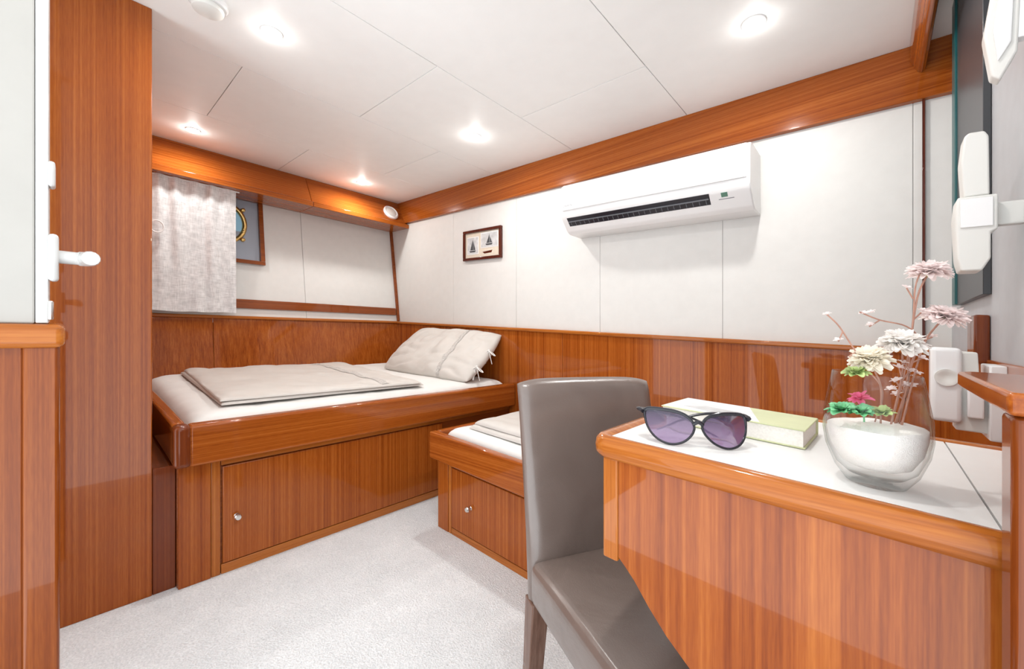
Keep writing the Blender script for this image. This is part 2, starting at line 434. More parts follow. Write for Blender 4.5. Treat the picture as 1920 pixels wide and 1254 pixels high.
bm = B(); box(bm, -1.12, -1.09, -.027, -.020, .95, .985, .003, 2); obj('strike_plate', bm, STEEL, dr)
# right wall
bm = B(); box(bm, XR, XR+.05, .40, YB+.03, .94, ZC)
struct('wall_right', bm, GREYW, 'pale grey wall at right edge with white fittings', 'wall')
bm = B(); box(bm, XR-.006, XR+.04, .40, YB-.01, 0, .94, .002, 1)
struct('trim_11', bm, WZ, 'mahogany wainscot on the right wall behind the desk', 'wainscot')
bm = B()
prism(bm, [(.088, ZC), (.128, ZC), (.128, 1.90), (.118, 1.89), (.108, 1.895), (.090, 1.935)], 1, .55, YB-.026, .003, 2)
struct('trim_12', bm, WY, 'slim mahogany ceiling batten at the right end of the beam', 'trim')
bm = B(); box(bm, .120, .127, 1.966, YB, .946, 1.803, .001, 1)
struct('trim_14', bm, WDK, 'thin dark upright strip on the cream wall near the mirror', 'trim')
# porthole window
wz0, wz1 = 1.31, 1.757
bm = B()
def lean(off, y0, y1, z0, z1, mi=0, bev=.003, back=0):
    prism(bm, [(xl(z0)+back, z0), (xl(z0)+off, z0), (xl(z1)+off, z1), (xl(z1)+back, z1)], 1, y0, y1, bev, 2, mi)
lean(.006, .42, .90, wz0+.02, wz1, bev=.001)
wn = struct('window_1', bm, BLUEG, 'recessed porthole window in a dark wood frame, half behind the curtain', 'window')
bm = B(); lean(.03, .40, .93, wz0, wz0+.026); lean(.03, .902, .93, wz0+.026, wz1); lean(.03, .40, .425, wz0+.026, wz1)
obj('window_frame', bm, WDY, wn)
pc = Vector((xl(1.59)+.012, .70, 1.575))
bm = B()
ring = [pc+Vector((.006, .115*math.cos(a), .128*math.sin(a))) for a in [2*math.pi*i/48 for i in range(48)]]
tube(bm, ring, .015, 12, closed=True)
for a in (-.75, .75, 2.4, 3.9):
    lathe(bm, [(0, -.005), (.012, -.005), (.014, .008), (.009, .02), (.012, .03), (.0, .036)], pc+Vector((.005, .138*math.cos(a), .150*math.sin(a))), axis=0, n=14)
obj('porthole_ring', bm, BRASS, wn)
bm = B(); lathe(bm, [(0, 0), (.108, 0), (.108, .003), (0, .004)], pc, axis=0, n=40); obj('porthole_glass', bm, DAY, wn)
# curtain
bm = B()
ny, nz = 110, 26; y0, y1, z0, z1 = .24, .722, .965, 1.757; g = {}
for side in (0, 1):
    for i in range(ny+1):
        for j in range(nz+1):
            u = i/ny; w = j/nz; y = y0+(y1-y0)*u; z = z0+(z1-z0)*w
            x = -3.068+.007*math.sin(u*34+1.4*math.sin(w*2)+2*noise.noise(Vector((u*3, w, 8))))*(.3+.7*w*w)+.012*noise.noise(Vector((u*6, w*2, 2)))
            g[side, i, j] = bm.verts.new((x-.003*side, y, z+(.006*noise.noise(Vector((u*4, 0, 0))) if j == 0 else 0)))
for side in (0, 1):
    for i in range(ny):
        for j in range(nz): bm.faces.new((g[side, i, j], g[side, i+1, j], g[side, i+1, j+1], g[side, i, j+1]))
for i in range(ny):
    for j in (0, nz): bm.faces.new((g[0, i, j], g[0, i+1, j], g[1, i+1, j], g[1, i, j]))
for j in range(nz):
    for i in (0, ny): bm.faces.new((g[0, i, j], g[0, i, j+1], g[1, i, j+1], g[1, i, j]))
cu = thing('curtain', (-3.07, .48, .965), 'pale grey linen curtain hanging over the porthole', 'curtain')
obj('cloth', bm, CURT, cu)
bm = B(); rc = on_x(294, 424, -3.035)
tube(bm, [rc+Vector((0, .030*math.cos(a), .034*math.sin(a))) for a in [2*math.pi*i/28 for i in range(28)]], .004, 8, closed=True)
obj('holdback_ring', bm, WHITE, cu)
bm = B(); tube(bm, [(-3.07, .2, 1.752), (-3.07, .74, 1.752)], .005, 10); obj('rail', bm, WHITE, cu)
# ------------------------------------------------------------------ ceiling fittings
LP = [(-1.62, .49), (-.295, 1.505), (-1.63, 1.493), (-2.86, .467), (-2.89, 1.486), (-.30, .48)]
LL = ['recessed ceiling light nearest the tall mahogany bulkhead top, beside the smoke alarm',
      'recessed ceiling light above the right end of the air conditioner',
      'recessed ceiling light in the middle of the ceiling, left of the air conditioner',
      'recessed ceiling light over the curtain beside the bulkhead',
      'recessed ceiling light near the pelmet, above the pillow corner',
      'recessed ceiling light above the desk']
first = None
for (x, y), lb in zip(LP, LL):
    if first is None:
        t = thing('ceiling_light', (x, y, ZC), lb, 'ceiling light', 'recessed lights in the ceiling')
        bm = B(); lathe(bm, [(.029, -.0005), (.036, -.0005), (.036, -.003), (.034, -.0045), (.030, -.004)], (x, y, ZC), n=36); obj('ring', bm, WHITE, t)
        bm = B(); lathe(bm, [(.0291, -.001), (.028, -.007), (.019, -.012), (0, -.015)], (x, y, ZC), n=32); obj('lens', bm, LAMP, t)
        first = t
    else:
        t = first.copy(); COL.objects.link(t); t.location = (x, y, ZC); t['label'] = lb
        for ch in list(first.children):
            c = ch.copy(); COL.objects.link(c); c.parent = t
sd = on_z(390, 2, ZC)
t = thing('smoke_alarm', sd, 'round white smoke alarm on the ceiling at the top edge', 'smoke alarm')
bm = B(); lathe(bm, [(0, 0), (.055, 0), (.055, -.012), (.050, -.018), (0, -.018)], sd, n=40); obj('base', bm, WHITE, t)
bm = B(); lathe(bm, [(0, -.018), (.042, -.018), (.042, -.022), (.045, -.024), (.042, -.034), (.03, -.040), (0, -.041)], sd, n=40); obj('cap', bm, OFFW, t)
# round vent on the pelmet
vz = 1.873; vx = -3.0805; vy = 1.845
nrm = Vector((.8609, 0, .5088))
M = Matrix.Translation((vx, vy, vz)) @ nrm.to_track_quat('Z', 'Y').to_matrix().to_4x4()
t = thing('round_vent', (vx, vy, vz), 'round white vent on the pelmet near the beam corner', 'vent')
bm = B(); lathe(bm, [(0, 0), (.066, 0), (.066, .014), (.056, .022), (.046, .014), (0, .014)], (0, 0, 0), n=36, M=M); obj('rim', bm, WHITE, t)
bm = B(); lathe(bm, [(0, .0145), (.041, .0145), (.041, .020), (.026, .024), (0, .024)], (0, 0, 0), n=30, M=M); obj('disc', bm, OFFW, t)
# ------------------------------------------------------------------ air conditioner
ax0, ax1 = -1.262, -.362
t = thing('air_conditioner', ((ax0+ax1)/2, YB, 1.48), 'white wall mounted air conditioner with dark outlet slot', 'air conditioner')
bm = B()
prism(bm, [(1.981, 1.478), (1.981, 1.735), (1.84, 1.737), (1.805, 1.732), (1.79, 1.722), (1.784, 1.70), (1.784, 1.565), (1.795, 1.545), (1.845, 1.49), (1.868, 1.478)], 0, ax0, ax1, .006, 3)
obj('body', bm, WHITE, t)
bm = B(); prism(bm, [(1.783, 1.588), (1.776, 1.588), (1.774, 1.60), (1.774, 1.700), (1.779, 1.718), (1.79, 1.728), (1.796, 1.724), (1.785, 1.715)], 0, ax0+.012, ax1-.012, .003, 2)
obj('front_panel', bm, WHITE, t)
so = Vector((0, -.74, -.673))
P1 = Vector((0, 1.795, 1.545)); P2 = Vector((0, 1.845, 1.49))
def sl(x, s, o): p = P1+(P2-P1)*s+so*o; return Vector((x, p.y, p.z))
sx0, sx1 = ax0+.035, -.515
SIX = ((0, 1, 2, 3), (7, 6, 5, 4), (0, 4, 5, 1), (1, 5, 6, 2), (2, 6, 7, 3), (3, 7, 4, 0))
def slab(x0, x1, s0, s1, o0, o1, bm):
    a = [bm.verts.new(sl(x, s, o)) for x in (x0, x1) for s, o in ((s0, o0), (s0, o1), (s1, o1), (s1, o0))]
    for q4 in SIX: bm.faces.new([a[k] for k in q4])
bm = B(); slab(sx0, sx1, -.08, .58, -.012, .0012, bm); obj('outlet', bm, BLACK, t)
for i in range(26):
    x = sx0+.016+(sx1-sx0-.032)*i/25
    bm = B(); slab(x-.0009, x+.0009, .28, .52, .001, .003, bm); obj('fin', bm, FINS, t)
bm = B(); slab(sx0+.004, sx1-.004, .17, .24, .003, .006, bm); obj('louver', bm, FINS, t)
bm = B(); slab(-.470, -.446, -.02, .24, -.002, .0012, bm); obj('display', bm, GREEN, t)
bm = B(); slab(-.482, -.424, .34, .38, -.002, .001, bm); obj('indicator_marks', bm, GREYT, t)
def text(body, size, x, y, z, mat, parent, name='lettering', extr=.0004):
    cu_ = bpy.data.curves.new(name, 'FONT'); cu_.body = body; cu_.size = size; cu_.extrude = extr
    o = bpy.data.objects.new(name+'_curve', cu_); COL.objects.link(o)
    bpy.context.view_layer.update()
    me = bpy.data.meshes.new_from_object(o.evaluated_get(bpy.context.evaluated_depsgraph_get()))
    bpy.data.objects.remove(o)
    bm = bmesh.new(); bm.from_mesh(me); bpy.data.meshes.remove(me)
    for v in bm.verts: v.co = Vector((x+v.co.x, y-v.co.z, z+v.co.y))
    return obj(name, bm, mat, parent, smooth=False)
text('DAIKIN', .017, ax0+.022, 1.7742, 1.606, GREYT, t)
# ------------------------------------------------------------------ framed picture
fx0, fx1, fz0, fz1 = -2.272, -1.882, 1.417, 1.637
t = thing('picture_frame', ((fx0+fx1)/2, YB, fz0), 'small framed picture of sailing boats on the cream wall', 'picture')
bm = B(); w = .020
for a in ((fx0, fx1, fz1-w, fz1), (fx0, fx1, fz0, fz0+w), (fx0, fx0+w, fz0+w, fz1-w), (fx1-w, fx1, fz0+w, fz1-w)):
    box(bm, a[0], a[1], 1.960, YB-.0005, a[2], a[3], .003, 2)
obj('frame', bm, WDK, t)
bm = B(); box(bm, fx0+w, fx1-w, 1.972, 1.978, fz0+w, fz1-w); obj('mount', bm, MAT_, t)
for k, (px0, px1, pz0, pz1) in enumerate(((fx0+.045, fx0+.155, fz0+.050, fz0+.165), (fx1-.200, fx1-.040, fz0+.088, fz0+.185))):
    bm = B(); box(bm, px0-.006, px1+.006, 1.9700, 1.9722, pz0-.006, pz1+.006, mi=1); box(bm, px0, px1, 1.9685, 1.9701, pz0, pz1)
    ph = obj('photo', bm, [PHO, WHITE], t)
    bm = B(); mx_ = (px0+px1)/2
    prism(bm, [(mx_-.025, pz0+.025), (mx_+.004, pz1-.012), (mx_+.006, pz0+.025)], 1, 1.9675, 1.9686)
    prism(bm, [(mx_+.009, pz0+.025), (mx_+.009, pz1-.028), (mx_+.03, pz0+.025)], 1, 1.9675, 1.9686)
    prism(bm, [(mx_-.035, pz0+.021), (mx_+.035, pz0+.021), (mx_+.026, pz0+.010), (mx_-.026, pz0+.010)], 1, 1.9675, 1.9686)
    obj('sailing_boat', bm, INK, ph)
bm = B(); prism(bm, [(fx0+.20, fz0+.055), (fx0+.30, fz0+.062), (fx0+.29, fz0+.045), (fx0+.22, fz0+.042)], 1, 1.971, 1.9721); obj('hull_drawing', bm, WDK, t)
# ------------------------------------------------------------------ big bed
BX = -1.808
t = thing('bed', (-2.45, 1.1, 0), 'larger built-in mahogany bed with pillow along the hull side', 'bed')
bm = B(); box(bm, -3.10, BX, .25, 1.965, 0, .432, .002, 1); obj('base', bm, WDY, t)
bm = B(); box(bm, -1.80, -1.75, .275, 1.965, .433, .578, .010, 3); obj('side_rail', bm, WY, t)
bm = B(); box(bm, -3.09, -1.80, .237, .275, .433, .578, .010, 3); obj('foot_rail', bm, WX, t)
bm = B(); box(bm, -1.81, -1.747, .234, .283, .432, .579, .016, 5); obj('corner_post', bm, WMD, t)
bm = B(); box(bm, BX, BX+.012, .252, .345, 0, .432, .002, 2); obj('stile', bm, WZ, t)
bm = B(); box(bm, BX, BX+.010, .346, .374, 0, .432, .002, 2); obj('edge_strip', bm, WL, t)
bm = B(); box(bm, BX, BX+.010, .376, 1.96, 0, .036, .002, 2); obj('plinth', bm, WLY, t)
bm = B(); box(bm, BX, BX+.008, .376, 1.96, .404, .432, .002, 2); obj('top_strip', bm, WLY, t)
bm = B(); box(bm, BX, BX+.013, .380, 1.40, .040, .400, .003, 2); dd = obj('door', bm, WZ, t)
def knob(c, axis, sgn, parent):
    bm = B(); lathe(bm, [(0, 0), (.009, 0), (.006, .004*sgn), (.0055, .010*sgn), (.011, .014*sgn), (.012, .020*sgn), (.009, .025*sgn), (0, .026*sgn)], c, axis=axis, n=20)
    obj('knob', bm, STEEL, parent)
knob(on_x(444, 966, BX+.013), 0, 1, dd)
bm = B(); cushion(bm, Matrix.Translation((-2.445, 1.118, .434)), 1.285, 1.68, .166, 26, .28, True, .006, 52, 1, 4, ridge=.004)
tag(obj('mattress', bm, SHEET, sharp=80), 'white sheeted mattress on the larger bed', 'mattress')
# folded duvet
Mq = Matrix.Translation((-2.40, .87, .623)) @ Matrix.Rotation(math.radians(-2.5), 4, 'Z')
t = thing('duvet', (-2.41, .87, .608), 'folded beige duvet lying on the larger bed', 'duvet')
bm = B()
Md = Matrix.Translation((-2.41, .875, .608)) @ Matrix.Rotation(math.radians(-1.5), 4, 'Z')
cushion(bm, Md, 1.06, .93, .020, 22, .3, True, .003, 44, 11, 5, ridge=.002)
cushion(bm, Mq, 1.05, .91, .022, 16, .35, True, .008, 48, 17, 5, ridge=.007)
obj('quilt', bm, LINEN, t, sharp=80)
bm = B()
# lace band follows the quilt surface across its width
def band(bm, M, sx, sy, h, p, q, amp, seed, fr, v0, v1, off, ridge):
    rows = []
    for k in range(5):
        v = v0+(v1-v0)*k/4; row = []
        for i in range(61):
            u = -.985+1.97*i/60
            e = max(0, 1-abs(u)**p)*max(0, 1-abs(v)**p); th = h/2*e**q; x, y = u*sx/2, v*sy/2; kk = min(1, e*3)
            nz = amp*noise.noise(Vector((x*fr, y*fr, seed)))*kk+amp*.5*noise.noise(Vector((x*fr*2.7, y*fr*2.7, seed+5)))*kk
            nz -= ridge*(1-abs(noise.noise(Vector((x*fr*.9+y*3, y*fr*1.6-x*4, seed+9)))))**6*kk
            row.append(bm.verts.new(M @ Vector((x, y, 2*th+nz+off))))
        rows.append(row)
    for a, b_ in zip(rows, rows[1:]):
        for i in range(60): bm.faces.new((a[i], a[i+1], b_[i+1], b_[i]))
band(bm, Mq, 1.05, .91, .022, 16, .35, .008, 17, 5, .50, .59, .002, .007)
obj('lace_band', bm, LACE, t, sharp=80)
# pillow
e1 = Vector((.99, .10, 0)).normalized(); e2 = Vector((-.05, .33, .27)); e2 = (e2-e2.dot(e1)*e1).normalized(); e3 = e1.cross(e2)
Mp = Matrix(((e1.x, e2.x, e3.x, -2.27), (e1.y, e2.y, e3.y, 1.755), (e1.z, e2.z, e3.z, .748), (0, 0, 0, 1)))
t = thing('pillow', (-2.27, 1.75, .61), 'beige pillow with lace band and tied bows leaning on the wainscot', 'pillow')
PK = dict(p=3.0, q=.45, flat=False, amp=.016, n=60, seed=3, fr=6, ridge=.018)
bm = B(); cushion(bm, Mp, .86, .47, .17, **PK); obj('case', bm, LINEN, t, sharp=80)
bm = B(); cushion(bm, Mp, .86, .47, .17, urange=(.37, .44), off=.003, **PK); obj('lace_band', bm, LACE, t, sharp=80)
for v_ in (-.45, .2):
    c = Mp @ Vector((.425, v_*.235, .018))
    bm = B(); dn = Vector((0, 0, -1)); out_ = Vector((.45, -.89, 0))
    for s in (-1, 1):
        lp = [c+out_*(.012+.014*math.sin(k/16*2*math.pi))+(e1*s*.8+dn*.5)*(.06*math.sin(k/16*math.pi)) for k in range(17)]
        tube(bm, lp, .006, 6, flat=.5)
        tube(bm, bez([c+out_*.010, c+out_*.02+dn*.03+e1*s*.012, c+out_*.018+dn*.085+e1*s*.028], 5), .0055, 6, flat=.5)
    lathe(bm, [(0, -.009), (.008, -.005), (.008, .005), (0, .009)], c+out_*.010, n=10)
    obj('bow', bm, SHEET, t)
# ------------------------------------------------------------------ small bed along the back wall
BY = 1.181
t = thing('bed', (-.7, 1.55, 0), 'lower mahogany bed along the back wall, mostly behind the chair', 'bed')
bx0, bx1 = -1.533, XR-.01
bm = B(); box(bm, bx0, bx1, BY, 1.965, 0, .327, .002, 1); obj('base', bm, WZ, t)
bm = B(); box(bm, -1.552, bx1, 1.13, 1.172, .328, .453, .009, 3); obj('side_rail', bm, WX, t)
bm = B(); box(bm, -1.552, -1.515, 1.172, 1.965, .328, .453, .009, 3); obj('end_rail', bm, WY, t)
bm = B(); box(bm, bx0, bx0+.075, BY-.012, BY, 0, .327, .002, 2); obj('stile', bm, WZ, t)
bm = B(); box(bm, bx0+.076, bx0+.095, BY-.010, BY, 0, .327, .002, 2); obj('edge_strip', bm, WL, t)
bm = B(); box(bm, bx0+.097, bx1, BY-.010, BY, 0, .03, .002, 2); obj('plinth', bm, WLX, t)
bm = B(); box(bm, bx0+.099, -.75, BY-.013, BY, .034, .305, .003, 2); dd = obj('door', bm, WZ, t)
knob(on_y(882, 953, BY-.013), 1, -1, dd)
bm = B(); cushion(bm, Matrix.Translation((-.68, 1.567, .329)), 1.66, .78, .150, 26, .28, True, .005, 48, 2, 4)
tag(obj('mattress', bm, SHEET, sharp=80), 'white sheeted mattress on the lower bed behind the chair', 'mattress')
bm = B(); Md = Matrix.Translation((-.95, 1.52, .486))
cushion(bm, Md, .86, .58, .026, 16, .35, True, .006, 36, 21, 6)
cushion(bm, Matrix.Translation((-.94, 1.525, .508)), .84, .56, .026, 14, .35, True, .007, 36, 23, 6, ridge=.004)
tag(obj('duvet', bm, LINEN, sharp=80), 'folded beige duvet on the lower bed behind the chair', 'duvet')
# ------------------------------------------------------------------ chair
fx = Vector((.90, -.437, 0)).normalized(); wx = Vector((.437, .90, 0)).normalized()
L0 = Vector((-.562, .681, 0)); W = .385
def CH(w, f, z): return L0+wx*w+fx*f+Vector((0, 0, z))
MC = Matrix(((wx.x, fx.x, 0, L0.x), (wx.y, fx.y, 0, L0.y), (0, 0, 1, 0), (0, 0, 0, 1)))
t = thing('chair', CH(W/2, .18, 0), 'brown leather upholstered chair tucked in at the desk', 'chair')
bm = B(); tb = bmesh.new()
tq_ = B(); box(tq_, 0, W, -.012, .42, .355, .452, .022, 4); merge(tb, tq_)
bmesh.ops.subdivide_edges(tb, edges=tb.edges[:], cuts=3, use_grid_fill=True)
for v in tb.verts:
    if v.co.z > .43: v.co.z += .016*math.cos((v.co.x/W-.5)*math.pi*.95)*math.cos((v.co.y/.42-.5)*math.pi*.9)
merge(bm, tb, 0, MC); obj('seat', bm, LEATHER, t, sharp=50)
bm = B(); tb = B()
# backrest: swept cross-sections, leaning back and slightly curved, softly rounded top
nz = 30; nw = 24; rows = []
for k in range(nz+1):
    s = k/nz; s = 1-(1-s)**1.35
    z = .36+(.846-.36)*s
    lean_ = -.004-.062*s**1.4; th = .058-.014*s
    hw = W/2*(1.0-.012*(1-s)); prof = []
    topr = max(0, 1-((s-.95)/.05)**2)**.5 if s > .95 else 1
    if k == nz: topr = .04
    for side in (0, 1):
        for i in range(nw+1):
            u = -1+2*i/nw; u = u if side == 0 else -u
            uu = math.copysign(1-(1-abs(u))**1.6, u)
            edge = (1-abs(uu)**10)**.5
            bow = .010*(uu*uu)
            off = (th/2)*edge*topr
            dz = -.012*abs(uu)**6 if s > .8 else 0
            soft = .004*noise.noise(Vector((uu*2.2, s*5, side+3)))*edge*min(1, (1-s)*4)
            y = lean_ + bow + (off if side == 0 else -off) - .012 + soft
            prof.append(tb.verts.new((W/2+uu*hw, y-.01, z+dz*(s-.8)*5)))
    rows.append(prof)
for a, b_ in zip(rows, rows[1:]):
    n = len(a)
    for i in range(n): tb.faces.new((a[i], a[(i+1) % n], b_[(i+1) % n], b_[i]))
tb.faces.new(rows[0]); tb.faces.new(rows[-1])
bmesh.ops.remove_doubles(tb, verts=tb.verts[:], dist=1e-5)
merge(bm, tb, 0, MC); obj('backrest', bm, LEATHER, t, sharp=75)
for (w0, f0, w1, f1) in ((.022, -.012, .012, -.06), (W-.022, -.012, W-.012, -.06), (.026, .385, .026, .395), (W-.026, .385, W-.026, .395)):
    tb = B(); vs = []
    for z, cw, cf, hs in ((.362, w0, f0, .021), (.2, (w0*.6+w1*.4), f0*.7+f1*.3, .018), (0, w1, f1, .014)):
        vs.append([tb.verts.new((cw+a*hs, cf+b_*hs, z)) for a, b_ in ((-1, -1), (1, -1), (1, 1), (-1, 1))])
    for a, b_ in zip(vs, vs[1:]):
        for i in range(4): tb.faces.new((a[i], a[(i+1) % 4], b_[(i+1) % 4], b_[i]))
    tb.faces.new(vs[0]); tb.faces.new(vs[-1])
    bmesh.ops.recalc_face_normals(tb, faces=tb.faces[:])
    bevelled(tb, .003, 2)
    bm = B(); merge(bm, tb, 0, MC); obj('leg', bm, LEGW, t)
# ------------------------------------------------------------------ desk
DZ = .81; dx0, dx1, dy0, dy1 = -.331, XR-.008, .541, 1.012
t = thing('desk', (-.07, .78, 0), 'built-in mahogany desk with white top and rounded wooden edge', 'desk')
bm = B(); dsx = .086
box(bm, dx0+.02, dsx-.001, dy0+.02, dy1-.015, DZ-.024, DZ-.001)
box(bm, dsx+.001, dx1, dy0+.02, dy1-.015, DZ-.024, DZ-.001)
box(bm, dx0+.02, dx1, dy0+.02, dy1-.015, DZ-.026, DZ-.004, mi=1)
obj('top', bm, [LAMI, GROOVE], t, smooth=False)
# edge moulding swept round the front, the left side and the back
def edge_path(o):
    r_ = .03
    p = [(dx1, dy0+o)]
    c1 = (dx0+r_, dy0+r_)
    for k in range(9):
        a = math.pi*1.5-k/8*math.pi/2; p.append((c1[0]+(r_-o)*math.cos(a), c1[1]+(r_-o)*math.sin(a)))
    c2 = (dx0+r_, dy1-r_)
    for k in range(9):
        a = math.pi-k/8*math.pi/2; p.append((c2[0]+(r_-o)*math.cos(a), c2[1]+(r_-o)*math.sin(a)))
    p.append((dx1, dy1-o)); return p
secs = [(.026, DZ-.030), (.006, DZ-.030), (.001, DZ-.024), (0, DZ-.014), (.002, DZ-.004), (.008, DZ+.002), (.018, DZ+.002), (.026, DZ-.001)]
bm = B(); grid = [[bm.verts.new((x, y, z)) for x, y in edge_path(o)] for o, z in secs]
ns = len(secs)
for i in range(ns):
    a, b_ = grid[i], grid[(i+1) % ns]
    for k in range(len(a)-1): bm.faces.new((a[k], a[k+1], b_[k+1], b_[k]))
bm.faces.new([g_[0] for g_ in grid]); bm.faces.new([g_[-1] for g_ in grid])
obj('edge_moulding', bm, WLX, t, sharp=60)
py0, py1 = .556, .572
crv = [(-.287, .632), (-.276, .622), (-.262, .608), (-.240, .580), (-.215, .553), (-.19, .532), (-.165, .512), (-.145, .485), (-.128, .44), (-.118, .36), (-.112, .2), (-.11, 0)]
bm = B(); prism(bm, [(dx1, DZ-.0305), (-.287, DZ-.0305)]+crv+[(dx1, 0)], 1, py0, py1, 0)
obj('side_panel', bm, WZ, t)
bm = B(); box(bm, -.312, -.2875, py0-.003, py1+.003, .625, DZ-.0305, .003, 2); obj('edge_strip', bm, WL, t)
bm = B(); box(bm, -.29, dx1, .99, 1.005, .60, DZ-.0305, .002, 1); obj('back_rail', bm, WX, t)
# ledge and post in the right foreground
t = thing('wall_ledge', (.13, .66, 0), 'mahogany ledge on a post at the right edge beside the desk', 'ledge')
bm = B(); box(bm, .080, XR-.007, .500, .538, 0, .922, .005, 3); obj('post', bm, WNR, t)
bm = B(); prism(bm, [(.077, .495), (.077, .755), (.088, .778), (.115, .785), (XR-.007, .785), (XR-.007, .495)], 2, .9225, .941, .004, 3); obj('shelf_board', bm, WY, t)
# ------------------------------------------------------------------ right wall fittings
t = thing('mirror', (XR-.01, 1.55, 1.08), 'mirror with painted-in dark reflection and a teal glass edge at right edge', 'mirror')
bm = B(); box(bm, XR-.013, XR-.0005, 1.36, 1.735, 1.085, 1.985, .001, 1); obj('glass', bm, DARKG, t)
bm = B(); box(bm, XR-.018, XR-.0005, 1.736, 1.79, 1.085, 1.985, .002, 2); obj('glass_edge', bm, TEAL, t)
t = thing('wall_fitting', (.15, 1.1, 1.10), 'cream plastic wall fitting of two stacked blocks, level with the air conditioner', 'wall fitting')
bm = B(); prism(bm, [(.117, 1.237), (.114, 1.30), (.118, 1.345), (.124, 1.351), (.142, 1.350), (.147, 1.34), (.148, 1.237)], 1, 1.075, 1.115, .003, 3); obj('upper_block', bm, OFFW, t)
bm = B(); prism(bm, [(.109, 1.125), (.106, 1.20), (.109, 1.235), (.156, 1.235), (.156, 1.175), (.148, 1.170), (.148, 1.125), (.138, 1.104), (.113, 1.104)], 1, 1.065, 1.12, .003, 3); obj('lower_block', bm, OFFW, t)
bm = B(); box(bm, .112, .150, 1.0615, 1.0645, 1.180, 1.230, .001, 2); obj('face_plate', bm, WHITE, t)
bm = B(); box(bm, .156, XR-.0005, 1.088, 1.108, 1.185, 1.225, .003, 2); obj('bracket', bm, OFFW, t)
t = thing('wall_lamp', (.16, 1.0, 1.39), 'white tapered plastic fitting at the top right corner', 'wall lamp')
bm = B(); prism(bm, [(.142, 1.56), (.131, 1.475), (.139, 1.408), (.148, 1.400), (.166, 1.44), (.170, 1.56)], 1, .998, 1.022, .003, 3); obj('shade', bm, OFFW, t)
bm = B(); prism(bm, [(.148, 1.55), (.140, 1.48), (.145, 1.428), (.159, 1.455), (.162, 1.55)], 1, .9935, .9978, .002, 2); obj('cover', bm, WHITE, t)
bm = B(); box(bm, .164, XR-.0005, 1.0, 1.02, 1.46, 1.55, .003, 2); obj('mount', bm, WHITE, t)
t = thing('wall_socket', (.13, 1.2, .80), 'white squarish wall socket with plug just right of the flowers', 'wall socket')
bm = B(); box(bm, .084, .128, 1.185, 1.225, .815, .965, .008, 4); obj('rounded_front', bm, WHITE, t)
bm = B(); lathe(bm, [(0, .004), (.006, .004), (.012, .0), (.017, .0), (.017, .006), (0, .006)], (.106, 1.179, .905), axis=1, n=28); obj('socket_ring', bm, OFFW, t)
bm = B(); prism(bm, [(.120, .80), (.120, .958), (.150, .958), (.152, .91), (.168, .905), (.168, .80)], 1, 1.20, 1.245, .003, 2); obj('body', bm, OFFW, t)
bm = B(); box(bm, .134, .156, 1.180, 1.20, .83, .885, .003, 2); obj('plug', bm, WHITE, t)
bm = B(); box(bm, .162, XR-.0055, 1.18, 1.27, .79, .935, .003, 2); obj('back_plate', bm, WHITE, t)
bm = B(); box(bm, .165, XR-.0005, 1.37, 1.46, .93, 1.04, .004, 2)
tag(obj('wooden_block', bm, WMD), 'small dark wooden block on the right wall above the ledge', 'wooden block')
# ------------------------------------------------------------------ book
Ab = Vector((-.294, .735, DZ-.001)); ang = math.radians(-2)
MB_ = Matrix.Translation(Ab) @ Matrix.Rotation(ang, 4, 'Z')
t = thing('book', MB_ @ Vector((.1, .06, 0)), 'thick book with pale and olive cover lying on the desk', 'book')
bw, bd, bh = .218, .128, .029
bm = B(); box(bm, 0, bw, 0, bd, .0005, .003, .001, 1, 0, MB_); box(bm, 0, bw, 0, bd, bh-.0022, bh, .001, 1, 0, MB_)
box(bm, 0, bw, bd-.003, bd, .003, bh-.0022, 0, 1, 0, MB_)
cv = obj('cover', bm, COVG, t)
bm = B(); box(bm, .003, bw-.003, .002, bd-.003, .003, bh-.0022, 0, 1, 0, MB_); obj('pages', bm, PAPER, t)
bm = B(); prism(bm, [(.003, .003), (.158, .003), (.115, bd-.003), (.003, bd-.003)], 2, bh, bh+.0006, 0, 1, 0, MB_); obj('cover_picture', bm, COVW, cv)
bm = B(); prism(bm, [(.03, .03), (.08, .015), (.138, .02), (.118, .055), (.06, .06)], 2, bh+.0006, bh+.001, 0, 1, 0, MB_); obj('cover_photo', bm, PHO, cv)
bm = B(); box(bm, .08, .13, -.0004, .0002, .0006, .0028, 0, 1, 0, MB_); obj('colour_strip', bm, plain('orange_print', (.7, .3, .05), .5), cv)
# ------------------------------------------------------------------ sunglasses
Lp = on_z(1230, 830, DZ); Rp = on_z(1392, 844, DZ)
u_ = (Rp-Lp); u_.z = 0; u_.normalize(); f_ = Vector((u_.y, -u_.x, 0)); cen = (Lp+Rp)/2
t = thing('sunglasses', cen, 'dark framed sunglasses with purple lenses lying on the desk', 'sunglasses')
def G(x, y, z): return cen+u_*x+f_*y+Vector((0, 0, z-.001))
fr_b = B()
